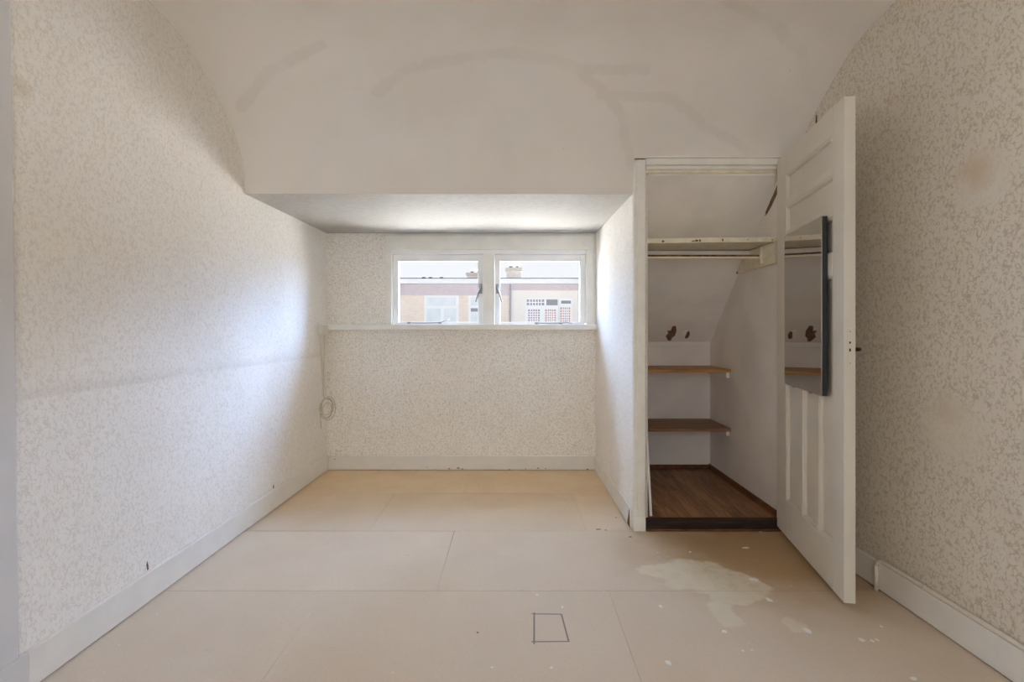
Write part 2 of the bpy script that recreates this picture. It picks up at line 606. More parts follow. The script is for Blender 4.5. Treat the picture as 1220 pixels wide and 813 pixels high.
def blob(name, cx, cy, z, rx, ry, mat, parent, h=0.0012, n=11, seed=0, rot=0.0):
    rnd = random.Random(seed)
    bm = bmesh.new()
    ring = []
    for i in range(n):
        a = 2 * math.pi * i / n
        q = rnd.uniform(0.7, 1.15)
        ux, uy = math.cos(a) * rx * q, math.sin(a) * ry * q
        ring.append((cx + ux * math.cos(rot) - uy * math.sin(rot), cy + ux * math.sin(rot) + uy * math.cos(rot)))
    b_prism(bm, [(x, y, z) for x, y in ring],
            [(cx + (x - cx) * 0.85, cy + (y - cy) * 0.85, z + h) for x, y in ring])
    return mesh_obj(name, bm, mat, parent)


for i, (px, py, rx, ry, rot) in enumerate([(888, 653, 0.020, 0.011, 0.2), (898, 691, 0.022, 0.017, -0.4), (796, 790, 0.009, 0.016, 0.2),
                                           (1026.5, 763, 0.013, 0.013, 0.0), (1039, 764, 0.008, 0.010, 0.4), (1045, 763, 0.006, 0.008, 0),
                                           (1088, 809, 0.012, 0.010, 0.1), (787, 723, 0.010, 0.012, 0), (916, 715, 0.012, 0.02, 0.5),
                                           (885, 776, 0.006, 0.006, 0), (896, 775, 0.007, 0.003, 0.3), (784, 659, 0.010, 0.008, 0),
                                           (822, 658, 0.008, 0.006, 0), (906, 634, 0.010, 0.008, 0), (863, 753, 0.012, 0.010, 0),
                                           (640, 709, 0.007, 0.006, 0), (670, 724, 0.005, 0.012, 0), (586, 796, 0.006, 0.006, 0),
                                           (657, 796, 0.006, 0.006, 0), (1050, 747, 0.006, 0.008, 0), (962, 752, 0.013, 0.02, 0.4)]):
    x, y = at_floor(px, py)
    blob('paint_spot', x, y, 0.0, rx, ry, 'flake', floor, seed=i, rot=rot)

# ------------------------------------------------------------------ structure: walls
DOR_Y = 3.82          # face of the wall under the window
prism_left = [(xl(-1.75), -1.75), (xl(3.95), 3.95), (-1.70, 3.95), (-1.70, -1.75)]
wl = structure(prism_z('wall_left', prism_left, -0.006, 2.52, 'paper_left'))
wr = structure(prism_z('wall_right', [(xr(-1.75), -1.75), (1.76, -1.75), (1.76, 2.70), (xr(2.70), 2.70)], -0.006, 2.52, 'paper_right'))

# wall under, beside and over the window, with the window hole cut out
WX0, WX1, WZ0, WZ1 = -1.004, 0.642, 1.10, 1.844
bm = bmesh.new()
b_box(bm, -1.70, 0.76, DOR_Y, 3.895, -0.006, WZ0)
wb = structure(mesh_obj('wall_back', bm, 'paper_back'))
pier = structure(box('wall_back_left', -1.70, WX0, DOR_Y, 3.895, WZ0, 1.90, 'paper_back'))
structure(box('wall_back_top', WX0, 0.76, DOR_Y, 3.895, WZ1, 1.90, 'trim'))
structure(box('wall_back_right', 0.642, 0.76, DOR_Y, 3.895, WZ0, WZ1, 'trim'))

# wall between dormer and closet
structure(prism_z('wall_dormer_right', [(0.6575, 2.692), (0.716, 2.692), (0.745, 2.72), (0.745, 3.82), (0.642, 3.82)], -0.006, 2.045, 'paper_dormer'))
structure(box('closet_light_seal', 0.60, 1.76, 2.70, 3.95, 2.046, 2.09, 'helper_slab'))  # unseen slab added to keep daylight from leaking in over the closet
structure(box('closet_light_seal_edge', 0.6605, 1.745, 2.668, 2.712, 2.0525, 2.13, 'helper_slab'))  # added upstand closing the remaining light leak at the front

# ceiling with its curve down to the dormer edge
bm = bmesh.new()
uvl = bm.loops.layers.uv.new('arc')
XS = [-1.68, 0.66, 1.74]
for sh in (0.0, 0.035):                 # inner skin and, apart from it, the outer skin of the plaster
    grid = [[bm.verts.new((x, y + sh, z + sh)) for x in XS] for (y, z) in PROFILE]
    aof = {}
    for r, row in enumerate(grid):
        for v in row:
            aof[v] = ARC[r]
    for r in range(len(grid) - 1):
        for c in range(2):
            if c == 1 and PROFILE[r + 1][1] < 2.045:
                continue
            f = bm.faces.new((grid[r][c], grid[r + 1][c], grid[r + 1][c + 1], grid[r][c + 1]))
            for l in f.loops:
                l[uvl].uv = (l.vert.co.x, aof[l.vert])
            f.normal_update()
            if (f.normal.z > 0) == (sh == 0.0):
                f.normal_flip()
me = bpy.data.meshes.new('ceiling')
for v in [v for v in bm.verts if not v.link_faces]:
    bm.verts.remove(v)
bm.to_mesh(me)
bm.free()
me.materials.append(M['ceiling'])
for f in me.polygons:
    f.use_smooth = True
ceiling = bpy.data.objects.new('ceiling', me)
COL.objects.link(ceiling)
structure(ceiling)
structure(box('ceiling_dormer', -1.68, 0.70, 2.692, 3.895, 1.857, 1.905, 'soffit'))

# rear wall of the room, behind the camera, with an opening added for the fill lamp
structure(box('wall_rear_left', -1.70, -0.70, -1.75, -1.63, -0.006, 2.52, 'paper_left'))
structure(box('wall_rear_right', 0.90, 1.76, -1.75, -1.63, -0.006, 2.52, 'paper_left'))
structure(box('wall_rear_low', -0.70, 0.90, -1.75, -1.63, -0.006, 0.78, 'paper_left'))
structure(box('wall_rear_top', -0.70, 0.90, -1.75, -1.63, 2.12, 2.52, 'paper_left'))

# ------------------------------------------------------------------ closet shell
CX0, CX1, CY1, CFZ = 0.745, 1.474, 3.656, 0.055
closet_right = structure(box('wall_closet_right', CX1, 1.74, 2.692, 3.80, -0.006, 2.04, 'closet'))
structure(box('wall_closet_back', CX0, CX1, CY1, 3.80, -0.006, 1.006, 'closet'))
closet_left = structure(box('wall_closet_left', CX0, CX0 + 0.008, 2.735, CY1, -0.006, 1.98, 'closet'))
bm = bmesh.new()
sl = [(3.656, 1.006), (2.702, 1.962), (2.702, 2.03), (3.80, 1.006)]
b_prism(bm, [(CX0, y, z) for y, z in sl], [(CX1, y, z) for y, z in sl])
slope = structure(mesh_obj('ceiling_closet', bm, 'closet'))
prism_x('ledge_strip', [(CY1 - 0.010, 0.975), (CY1, 0.975), (CY1, 1.008), (CY1 - 0.010, 1.008)], CX0 + 0.01, CX1 - 0.002, 'closet', slope, 0.002)
box('closet_base', CX0, CX1, 2.72, CY1, -0.006, CFZ - 0.010, 'subfloor', floor)

# peeled paint on the closet slope
def slope_z(y):
    return 1.006 + (3.656 - y) * (1.962 - 1.006) / (3.656 - 2.702)


def on_slope(px, py):
    kk = (1.962 - 1.006) / (3.656 - 2.702)
    y = (1.006 + 3.656 * kk - CAMZ) / ((VPY - py) / F_PX + kk)
    return Vector(((px - VPX) / F_PX * y, y, slope_z(y)))


def slope_patch(name, outline, mat, lift=0.0015):
    bm = bmesh.new()
    nrm = Vector((0, -0.707, -0.707))
    base = [on_slope(*c) + nrm * 0.0002 for c in outline]
    b_prism(bm, base, [p + nrm * lift for p in base])
    return mesh_obj(name, bm, mat, slope)


slope_patch('peeled_patch', [(793, 401), (796, 397), (795, 394), (799, 394), (801, 389), (805, 388), (806, 394), (804, 400), (801, 402), (799, 406), (796, 406)], 'peel')
slope_patch('peeled_patch', [(816, 403), (815, 398), (818, 396), (821, 394.5), (822, 398), (820, 402), (818, 403.5)], 'peel')
slope_patch('curled_flake', [(814.5, 401), (813.6, 396.5), (816, 393.5), (819, 394.3), (817.5, 397.5), (816, 401)], 'flake', 0.004)
slope_patch('peeled_patch', [(877, 326), (878, 323.5), (879, 324), (878.6, 326.5)], 'rust')
# torn wallpaper edge where slope meets the right side
bm = bmesh.new()
pts = [(2.705, 1.935), (2.73, 1.905), (2.765, 1.868), (2.80, 1.838), (2.845, 1.795), (2.852, 1.772), (2.825, 1.782), (2.79, 1.806), (2.75, 1.842), (2.72, 1.868), (2.705, 1.878)]
b_prism(bm, [(CX1 - 0.0002, y, z) for y, z in pts], [(CX1 - 0.002, y, z) for y, z in pts])
mesh_obj('torn_strip', bm, 'peel', closet_right)

# closet floor planks
npl = 9
pw_ = (CX1 - CX0 - 0.012) / npl
for i in range(npl):
    x0 = CX0 + 0.010 + i * pw_
    cuts = [2.722]
    y = 2.722 + random.uniform(0.15, 0.5)
    while y < CY1 - 0.1:
        cuts.append(y)
        y += random.uniform(0.42, 0.6)
    cuts.append(CY1 - 0.002)
    for a, b in zip(cuts, cuts[1:]):
        o = box('floor_plank', 0, pw_ - 0.0016, 0, b - a - 0.0016, 0, 0.010 + random.uniform(-0.0006, 0.0006), 'plank', floor, 0.0012)
        o.location = (x0, a, CFZ - 0.010)
box('baseboard_closet', CX0 + 0.01, CX1 - 0.012, CY1 - 0.012, CY1 - 0.0005, CFZ + 0.001, CFZ + 0.034, 'brown_skirt', None, 0.002)['kind'] = 'structure'
box('baseboard_closet_right', CX1 - 0.012, CX1 - 0.0005, 2.725, CY1 - 0.001, CFZ + 0.001, CFZ + 0.040, 'brown_skirt', None, 0.002)['kind'] = 'structure'
th = structure(box('trim_threshold', 0.729, 1.473, 2.672, 2.7215, 0.0, CFZ + 0.003, 'threshold', None, 0.004))
box('threshold_lip', 0.729, 1.473, 2.664, 2.672, 0.0, 0.012, 'brown_skirt', th, 0.002)

# ------------------------------------------------------------------ closet door frame
dfr = structure(empty('trim_1', (0.70, 2.68, 0)))
def child_box(name, x0, x1, y0, y1, z0, z1, mat, parent, bevel=0.0):
    l = parent.matrix_basis.translation
    return box(name, x0 - l.x, x1 - l.x, y0 - l.y, y1 - l.y, z0 - l.z, z1 - l.z, mat, parent, bevel)


child_box('casing', 0.678, 0.7235, 2.672, 2.6915, 0.0, 2.042, 'trim', dfr, 0.003)
child_box('casing_bead', 0.6585, 0.680, 2.677, 2.6915, 0.0, 2.046, 'trim', dfr, 0.005)
child_box('plinth', 0.655, 0.7235, 2.664, 2.672, 0.0, 0.085, 'trim', dfr, 0.003)
child_box('casing_head', 0.7237, 1.535, 2.662, 2.6915, 2.010, 2.044, 'trim', dfr, 0.003)
child_box('casing_head_cap', 0.7237, 1.535, 2.650, 2.6915, 2.0445, 2.052, 'trim', dfr, 0.003)
child_box('casing', 1.480, 1.535, 2.6755, 2.6915, 0.0, 2.009, 'trim', dfr, 0.003)
child_box('jamb', 0.7165, 0.729, 2.692, 2.735, 0.0, 2.009, 'trim', dfr, 0.002)
child_box('jamb_head', 0.7295, 1.473, 2.684, 2.700, 1.992, 2.009, 'trim', dfr, 0.002)
child_box('jamb_head', 0.7295, 1.473, 2.692, 2.7015, 1.972, 1.9915, 'shelf_paint', dfr, 0.002)

# ------------------------------------------------------------------ baseboards
def base_prism(name, pts, z1, mat='base'):
    return structure(prism_z(name, pts, 0.005, z1, mat, None, 0.003))


base_prism('baseboard_left', [(xl(1.492) + 0.001, 1.492), (xl(1.492) + 0.016, 1.492), (xl(3.80) + 0.016, 3.803), (xl(3.80) + 0.001, 3.803)], 0.125)
base_prism('baseboard_left_near', [(xl(-1.6) + 0.001, -1.6), (xl(-1.6) + 0.019, -1.6), (xl(1.49) + 0.019, 1.490), (xl(1.49) + 0.001, 1.490)], 0.125, 'trim_grey')
base_prism('baseboard_back', [(xl(3.8) + 0.018, 3.804), (0.640, 3.804), (0.640, 3.8195), (xl(3.8) + 0.018, 3.8195)], 0.112)
base_prism('baseboard_dormer', [(0.632, 3.802), (0.6455, 2.70), (0.6565, 2.70), (0.6415, 3.802)], 0.115)
base_prism('baseboard_right', [(xr(-1.6) - 0.001, -1.6), (xr(-1.6) - 0.016, -1.6), (xr(2.68) - 0.016, 2.67), (xr(2.68) - 0.001, 2.67)], 0.120)
# dark caulk gap under the baseboards is the real gap between board and floor
# chipped paint spots on the back baseboard
bbk = bpy.data.objects['baseboard_back']
for i, (px, py, a, b) in enumerate([(535, 558.5, .010, .004), (546, 558, .016, .006), (551, 559, .008, .004), (641, 558, .010, .005), (650, 558.5, .006, .004),
                                    (626, 559, .005, .004), (700, 559.5, .008, .005), (509, 557, .006, .003), (399, 547.5, .008, .003), (607, 561, .010, .003)]):
    x, z = (px - VPX) / F_PX * 3.804, CAMZ + (VPY - py) / F_PX * 3.804
    z = max(z, 0.006)
    bm = bmesh.new()
    rnd = random.Random(i)
    ring = [(x + a * 0.9 * math.cos(q * 0.9) * rnd.uniform(.6, 1.2), z + b * math.sin(q * 0.9) * rnd.uniform(.6, 1.2)) for q in range(7)]
    b_prism(bm, [(u, 3.8042, v) for u, v in ring], [(u, 3.8030, v) for u, v in ring])
    mesh_obj('chipped_paint', bm, 'peel', bbk)

# painted board at the near end of the left wall, slightly out of plumb
bm = bmesh.new()
ptsb = [(xl(1.42) + 0.0005, -0.2), (xl(1.42) + 0.0005, 1.468), (xl(1.42) + 0.013, 1.468), (xl(1.42) + 0.016, 1.462), (xl(1.42) + 0.016, -0.2)]
ptst = [(x, y if y < 0 else y - 0.030) for x, y in ptsb]
b_prism(bm, [(x, y, 0.126) for x, y in ptsb], [(x, y, 2.46) for x, y in ptst])
structure(mesh_obj('trim_2', bm, 'trim_grey'))

# small tears and knocks
def wall_mark(name, parent, x, ring, mat, th_):
    bm = bmesh.new()
    b_prism(bm, [(x, y, z) for y, z in ring], [(x + th_, y, z) for y, z in ring])
    return mesh_obj(name, bm, mat, parent)


wall_mark('torn_paper', wr, xr(2.50) + 0.0004, [(2.492, 2.145), (2.500, 2.140), (2.507, 2.18), (2.505, 2.212), (2.496, 2.210)], 'rust', -0.0016)
wall_mark('torn_paper', wl, xl(1.99) - 0.0004, [(1.986, 0.128), (1.993, 0.128), (1.991, 0.145), (1.985, 0.166), (1.982, 0.150)], 'peel', 0.0016)
wall_mark('torn_paper', wl, xl(3.0) - 0.0004, [(2.990, 0.128), (3.000, 0.128), (3.004, 0.142), (2.996, 0.150)], 'peel', 0.0016)
bd = bpy.data.objects['baseboard_dormer']
wall_mark('chipped_corner', bd, 0.6448, [(2.705, 0.006), (2.76, 0.010), (2.755, 0.03), (2.735, 0.062), (2.722, 0.100), (2.712, 0.104), (2.708, 0.06)], 'rust', -0.0012)
for i, (px, py, rx, ry) in enumerate([(713, 631, 0.016, 0.006), (722, 632, 0.007, 0.004), (751, 640, 0.010, 0.005), (734, 617, 0.008, 0.004), (569, 754, 0.004, 0.005)]):
    x, y = at_floor(px, py)
    blob('dirt_spot', x, y, 0.0, rx, ry, 'rust', floor, h=0.0008, seed=70 + i)

# ------------------------------------------------------------------ window
win = structure(empty('window_1', (-0.18, DOR_Y, 1.10)))
child_box('header_board', WX0, 0.634, 3.806, 3.895, 1.726, 1.843, 'trim', win, 0.003)
child_box('frame_side', WX0, -0.953, 3.806, 3.895, 1.142, 1.7255, 'trim', win, 0.003)
child_box('frame_side', 0.566, 0.6285, 3.806, 3.895, 1.142, 1.7255, 'trim', win, 0.003)
child_box('frame_strip', 0.629, 0.6405, 3.800, 3.895, 1.142, 1.843, 'trim', win, 0.002)
child_box('frame_head', -0.9525, 0.5655, 3.812, 3.895, 1.694, 1.7255, 'trim_white', win, 0.003)
child_box('mullion', -0.240, -0.1495, 3.800, 3.895, 1.142, 1.6935, 'trim', win, 0.003)
child_box('frame_bottom', -0.9525, 0.5655, 3.822, 3.895, 1.120, 1.1415, 'trim_white', win, 0.003)
child_box('window_sill', -1.466, 0.6415, 3.745, 3.821, 1.098, 1.1415, 'trim', win, 0.004)
for (x0, x1, hand) in ((-0.951, -0.2415, 1), (-0.148, 0.5645, -1)):
    sash = empty('sash')
    sash.parent = win
    off = Vector((-0.18, DOR_Y, 1.10))
    sash.location = (0, 0, 0)
    z0, z1 = 1.1435, 1.692
    gx0, gx1, gz0, gz1 = x0 + 0.040, x1 - 0.042, 1.161, 1.640
    y0, y1 = 3.842, 3.885

    def sb(name, a0, a1, b0, b1, c0, c1, mat, par=sash, bv=0.003):
        return box(name, a0 - off.x, a1 - off.x, b0 - off.y, b1 - off.y, c0 - off.z, c1 - off.z, mat, par, bv)
    sb('stile', x0, gx0, y0, y1, z0, z1, 'trim_white')
    sb('stile', gx1, x1, y0, y1, z0, z1, 'trim_white')
    sb('rail', gx0 + 0.0003, gx1 - 0.0003, y0, y1, gz1, z1, 'trim_white')
    sb('rail', gx0 + 0.0003, gx1 - 0.0003, y0, y1, z0, gz0, 'trim_white')
    sb('pane', gx0 - 0.004, gx1 + 0.004, 3.862, 3.866, gz0 - 0.004, gz1 + 0.004, 'glass', sash, 0)
    # espagnolette handle on the meeting side: plate, boss and a drooping lever
    hx = (x1 - 0.020) if hand > 0 else (x0 + 0.020)
    hd = empty('handle')
    hd.parent = sash
    sb('handle_plate', hx - 0.011, hx + 0.011, 3.832, 3.842, 1.385, 1.462, 'metal', hd, 0.003)
    bm = bmesh.new()
    b_tube(bm, [(hx - off.x, 3.832 - off.y, 1.425 - off.z), (hx - off.x, 3.812 - off.y, 1.425 - off.z)], 0.010, 10)
    b_tube(bm, [(hx - off.x, 3.812 - off.y, 1.425 - off.z), (hx - hand * 0.010 - off.x, 3.808 - off.y, 1.40 - off.z),
                (hx - hand * 0.024 - off.x, 3.808 - off.y, 1.36 - off.z), (hx - hand * 0.036 - off.x, 3.812 - off.y, 1.318 - off.z)], [0.006, 0.007, 0.0065, 0.005], 8)
    mesh_obj('lever', bm, 'metal', hd, smooth=True)
    # casement stay along the bottom rail
    bm = bmesh.new()
    if hand > 0:
        path = [(487, 385.8), (505, 386), (524, 385.6), (529, 384), (535, 381.5)]
    else:
        path = [(639, 386.2), (655, 386.4), (668, 386.2), (675, 385.4), (682, 386.2)]
    P = []
    for (px, py) in path:
        P.append(((px - VPX) / F_PX * 3.832 - off.x, 3.832 - off.y, CAMZ + (VPY - py) / F_PX * 3.832 - off.z + 0.008))
    b_tube(bm, P, 0.0042, 6)
    mesh_obj('stay_bar', bm, 'metal', sash, smooth=True)
    bm = bmesh.new()
    for q in (0, 2):
        b_box(bm, P[q][0] - 0.012, P[q][0] + 0.012, P[q][1] - 0.002, P[q][1] + 0.010, P[q][2] - 0.010, P[q][2] + 0.005)
    mesh_obj('stay_bracket', bm, 'metal', sash)

# ------------------------------------------------------------------ the open closet door
DOOR_RZ = math.atan2(-0.983, -0.183)
door = structure(empty('door_1', (1.443, 2.668, 0.0), DOOR_RZ),
                 'cream painted panelled closet door standing wide open', 'door')
DT, DB, DTOP, DL = 0.042, 0.030, 2.032, 0.758
ST0, ST1 = 0.135, 0.662
box('stile', 0, ST0, 0, DT, DB, DTOP, 'door', door, 0.002)
box('stile', ST1, DL, 0, DT, DB, DTOP, 'door', door, 0.002)
rails = [(DB, 0.217), (1.335, 1.425), (1.580, 1.612), (1.748, 1.780), (1.915, DTOP)]
for (a, b) in rails:
    box('rail', ST0 + 0.0003, ST1 - 0.0003, 0, DT, a, b, 'door', door, 0.002)
muntins = [(0.326, 0.350), (0.506, 0.530)]
for (a, b) in muntins:
    box('muntin', a, b, 0, DT, 0.2173, 1.3347, 'door', door, 0.002)


def door_panel(x0, x1, z0, z1):
    pn = box('panel', x0 + 0.0003, x1 - 0.0003, 0.015, 0.027, z0 + 0.0003, z1 - 0.0003, 'door', door)
    for side in (0, 1):                         # sloping moulding round the panel on both faces
        bm = bmesh.new()
        ya, yb = (0.003, 0.0148) if side == 0 else (0.039, 0.0272)
        mw = 0.013
        o = [(x0, z0), (x1, z0), (x1, z1), (x0, z1)]
        i_ = [(x0 + mw, z0 + mw), (x1 - mw, z0 + mw), (x1 - mw, z1 - mw), (x0 + mw, z1 - mw)]
        h_ = [((a[0] + b[0] * 1.0) / 2, (a[1] + b[1]) / 2) for a, b in zip(o, i_)]
        ym = ya + (yb - ya) * 0.35
        rings = [[bm.verts.new((x, y, z)) for (x, z) in rg] for rg, y in ((o, ya), (h_, ya), (i_, yb - (yb - ya) * 0.3), (i_, yb), (o, yb))]
        for a, b in zip(rings, rings[1:] + rings[:1]):
            for q in range(4):
                bm.faces.new((a[q], a[(q + 1) % 4], b[(q + 1) % 4], b[q]))
        mesh_obj('moulding', bm, 'door', pn)


zs = [(1.425, 1.580), (1.612, 1.748), (1.780, 1.915)]
for (a, b) in zs:
    door_panel(ST0, ST1, a, b)
for (a, b) in ((ST0, 0.326), (0.350, 0.506), (0.530, ST1)):
    door_panel(a, b, 0.2173, 1.3347)
lp = box('latch_plate', DL - 0.0005, DL + 0.0016, 0.011, 0.031, 0.965, 1.115, 'door', door, 0.0006)
lp['label'] = 'painted over lock face plate on the door edge'
bm = bmesh.new()
for (za, zb) in ((1.055, 1.063), (1.024, 1.036), (1.101, 1.104), (0.976, 0.979)):
    w_ = 0.0028 if zb - za > 0.006 else 0.0018
    b_box(bm, DL + 0.0014, DL + 0.0024, 0.021 - w_, 0.021 + w_, za, zb)
mesh_obj('keeper_slot', bm, 'dark_metal', lp)
hb = tube('handle', [(0.700, DT, 1.030), (0.700, DT + 0.030, 1.030), (0.690, DT + 0.044, 1.030), (0.640, DT + 0.048, 1.028), (0.600, DT + 0.048, 1.027)], [0.009, 0.008, 0.008, 0.008, 0.007], 'dark_metal', door)
hb['label'] = 'dark iron lever handle on the far face'
for z in (0.28, 1.02, 1.80):
    tube('hinge', [(-0.006, DT + 0.001, z - 0.045), (-0.006, DT + 0.001, z + 0.045)], 0.0055, 'trim', door)

# mirror fixed on the door
MT = math.radians(1.7)
c0 = Matrix.Rotation(DOOR_RZ, 3, 'Z') @ Vector((0.146, -0.001, 0)) + Vector((1.443, 2.668, 0))
mir = empty('mirror', c0, DOOR_RZ - MT)
tag(mir, 'tall frameless mirror hung on the open closet door', 'mirror')
MW = 0.472
bm = bmesh.new()
wedge = [(0.002, -0.0068), (MW - 0.0008, -0.0068), (MW - 0.0008, MW * math.tan(MT) - 0.0012), (0.002, -0.0006)]
b_prism(bm, [(x, y, 0.8275) for x, y in wedge], [(x, y, 1.5915) for x, y in wedge])
mesh_obj('gap_shade_backing', bm, 'mirror_gap_shade', mir)  # dark wedge fills the mirror's gap with painted shade
box('mirror_glass', 0.0, MW, -0.0095, -0.0070, 0.827, 1.592, 'mirror', mir)
for (x, z) in ((0.12, 0.826), (0.34, 0.826)):
    box('mirror_clip', x - 0.008, x + 0.008, -0.0110, -0.0002, z - 0.004, z + 0.004, 'metal', mir, 0.001)

# ------------------------------------------------------------------ closet fittings
def shelf(name, z, th_, y0, mat, label, group=None):
    e = empty(name, (CX0 + 0.02, y0, z))
    tag(e, label, 'shelf', group)
    return e


SH0 = CX0 + 0.0085
s1 = shelf('closet_shelf', 0.833, 0.021, 3.296, 'pine', 'pine plank shelf in the closet, just under the sloping back')
child_box('board', SH0, CX1 - 0.001, 3.296, 3.643, 0.812, 0.833, 'pine', s1, 0.002)
child_box('bracket', CX1 - 0.022, CX1 - 0.001, 3.325, 3.640, 0.772, 0.8115, 'trim_white', s1, 0.002)
child_box('bracket', SH0, SH0 + 0.020, 3.325, 3.640, 0.772, 0.8115, 'trim_white', s1, 0.002)
s2 = shelf('closet_shelf', 0.434, 0.022, 3.296, 'shelf_wood', 'brown wood shelf in the closet, the lowest one above the floor')
for i in range(4):
    d = (3.654 - 3.296) / 4
    child_box('board', SH0, CX1 - 0.001, 3.296 + i * d, 3.296 + (i + 1) * d - 0.0012, 0.412, 0.434, 'shelf_wood', s2, 0.0015)
child_box('bracket', CX1 - 0.022, CX1 - 0.001, 3.325, 3.650, 0.378, 0.4115, 'trim_white', s2, 0.002)
child_box('bracket', SH0, SH0 + 0.150, 3.310, 3.330, 0.393, 0.4115, 'trim_white', s2, 0.002)

s3 = empty('closet_shelf', (CX0 + 0.02, 2.73, 1.60))
tag(s3, 'cream painted top shelf in the closet with chipped front edge', 'shelf')
# wedge-cut at the back to meet the slope
yb0 = 3.656 - (1.595 - 1.006) / ((1.962 - 1.006) / (3.656 - 2.702)) - 0.004
yb1 = 3.656 - (1.622 - 1.006) / ((1.962 - 1.006) / (3.656 - 2.702)) - 0.004
bm = bmesh.new()
oo = Vector((CX0 + 0.02, 2.73, 1.60))
ringl = [(2.745, 1.593), (yb0, 1.593), (yb1, 1.620), (2.745, 1.620)]
ringr = [(2.726, 1.599), (yb0, 1.599), (yb1, 1.622), (2.726, 1.626)]
b_prism(bm, [Vector((SH0, y, z)) - oo for y, z in ringl], [Vector((CX1 - 0.002, y, z)) - oo for y, z in ringr])
mesh_obj('board', bm, 'shelf_paint', s3, bevel=0.002)
for i, (px, a, b) in enumerate([(790, .009, .006), (830, .012, .006), (834, .006, .009), (861, .006, .008), (891, .004, .004), (920, .004, .005), (826, .016, .003)]):
    t = (px - 770) / 156.0
    y = 2.745 - 0.019 * t
    x = (px - VPX) / F_PX * y
    z = 1.6065 + 0.006 * t + random.uniform(-0.004, 0.004)
    bm = bmesh.new()
    rnd = random.Random(i + 40)
    ring = [(x + a * math.cos(q * 0.9) * rnd.uniform(.6, 1.2), z + b * math.sin(q * 0.9) * rnd.uniform(.6, 1.2)) for q in range(7)]
    b_prism(bm, [Vector((u, y - 0.0002, v)) - oo for u, v in ring], [Vector((u, y - 0.0014, v)) - oo for u, v in ring])
    mesh_obj('chipped_paint', bm, 'rust', s3)
# cleat board on the right side carrying the shelf
bm = bmesh.new()
cl_ = [(2.720, 1.478), (3.165, 1.468), (3.165, 1.480), (3.055, 1.592), (2.720, 1.5975)]
b_prism(bm, [Vector((CX1 - 0.018, y, z)) - oo for y, z in cl_], [Vector((CX1 - 0.0008, y, z)) - oo for y, z in cl_])
mesh_obj('cleat', bm, 'shelf_paint', s3, bevel=0.002)
bm = bmesh.new()
cb = [(3.00, 1.560), (3.085, 1.560), (3.055, 1.592), (3.00, 1.592)]
b_prism(bm, [Vector((SH0, y, z)) - oo for y, z in cb], [Vector((CX1 - 0.020, y, z)) - oo for y, z in cb])
mesh_obj('cleat', bm, 'closet', s3, bevel=0.002)
rail = empty('clothes_rail', (1.10, 2.86, 1.53))
tag(rail, 'thin cream clothes rail under the top closet shelf', 'rail')
child_box('rail_strip', SH0, 1.440, 2.850, 2.866, 1.522, 1.534, 'shelf_paint', rail, 0.002)
child_box('rail_top', SH0, 1.440, 2.852, 2.866, 1.5342, 1.545, 'rust', rail, 0.002)
child_box('rail_block', 1.4405, 1.4555, 2.842, 2.882, 1.492, 1.592, 'shelf_paint', rail, 0.002)

# white batten leaning in the closet behind the left jamb
bt = empty('wood_strip', (0.765, 2.745, CFZ))
tag(bt, 'narrow white strip of wood leaning inside closet at left jamb', 'strip')
bm = bmesh.new()
b_prism(bm, [(0.001, -0.008, 0.002), (0.014, -0.008, 0.002), (0.014, 0.004, 0.002), (0.001, 0.004, 0.002)],
        [(-0.010, 0.060, 0.62), (-0.002, 0.060, 0.62), (-0.002, 0.072, 0.62), (-0.010, 0.072, 0.62)])
mesh_obj('strip', bm, 'trim_white', bt)

# ------------------------------------------------------------------ cable duct, box and coil in the back left corner
duct = empty('cable_duct', (-1.45, 3.72, 0.6))
tag(duct, 'white plastic cable duct with junction box in back left corner', 'cable duct')
child_box('junction_box', xl(3.7) + 0.001, xl(3.7) + 0.042, 3.640, 3.738, 1.064, 1.134, 'plastic', duct, 0.006)
child_box('box_lid', xl(3.7) + 0.0425, xl(3.7) + 0.047, 3.645, 3.733, 1.069, 1.129, 'plastic', duct, 0.003)
bm = bmesh.new()
lo_ = Vector((-1.45, 3.72, 0.6))
b_prism(bm, [Vector(c) - lo_ for c in ((xl(3.7) + 0.001, 3.745, 0.585), (xl(3.7) + 0.014, 3.745, 0.585), (xl(3.7) + 0.014, 3.772, 0.585), (xl(3.7) + 0.001, 3.772, 0.585))],
        [Vector(c) - lo_ for c in ((xl(3.7) + 0.001, 3.672, 1.063), (xl(3.7) + 0.022, 3.672, 1.063), (xl(3.7) + 0.022, 3.730, 1.063), (xl(3.7) + 0.001, 3.730, 1.063))])
mesh_obj('duct', bm, 'plastic', duct, bevel=0.003)
coil = empty('cable_coil', (-1.405, 3.66, 0.51))
tag(coil, 'loose coil of beige cable hanging below the corner cable duct', 'cable')
tdir = Vector((0.060, 0.165, 0)).normalized()
ndir = Vector((tdir.y, -tdir.x, 0))
rnd = random.Random(3)
for kk in range(5):
    P = []
    ph = rnd.uniform(0, 6.28)
    rr = 0.074 + rnd.uniform(-0.022, 0.014)
    cz = rnd.uniform(-0.014, 0.014)
    ct = rnd.uniform(-0.012, 0.012)
    for i in range(33):
        a = 2 * math.pi * i / 32
        q = tdir * (rr * 0.98 * math.cos(a) + ct) + Vector((0, 0, rr * 1.05 * math.sin(a) + cz)) + ndir * (0.007 * math.sin(a * 2 + ph) + kk * 0.0045 - 0.008)
        P.append(q)
    tube('cable_loop', P, 0.0026, 'cable', coil, 6)
tube('cable_tail', [tdir * -0.055 + Vector((0, 0, 0.03)), tdir * -0.072 + Vector((0, 0, -0.03)), tdir * -0.066 + Vector((0, 0, -0.09)) + ndir * 0.004,
                    tdir * -0.064 + Vector((0, 0, -0.135)) + ndir * 0.004], 0.0026, 'cable', coil, 6)
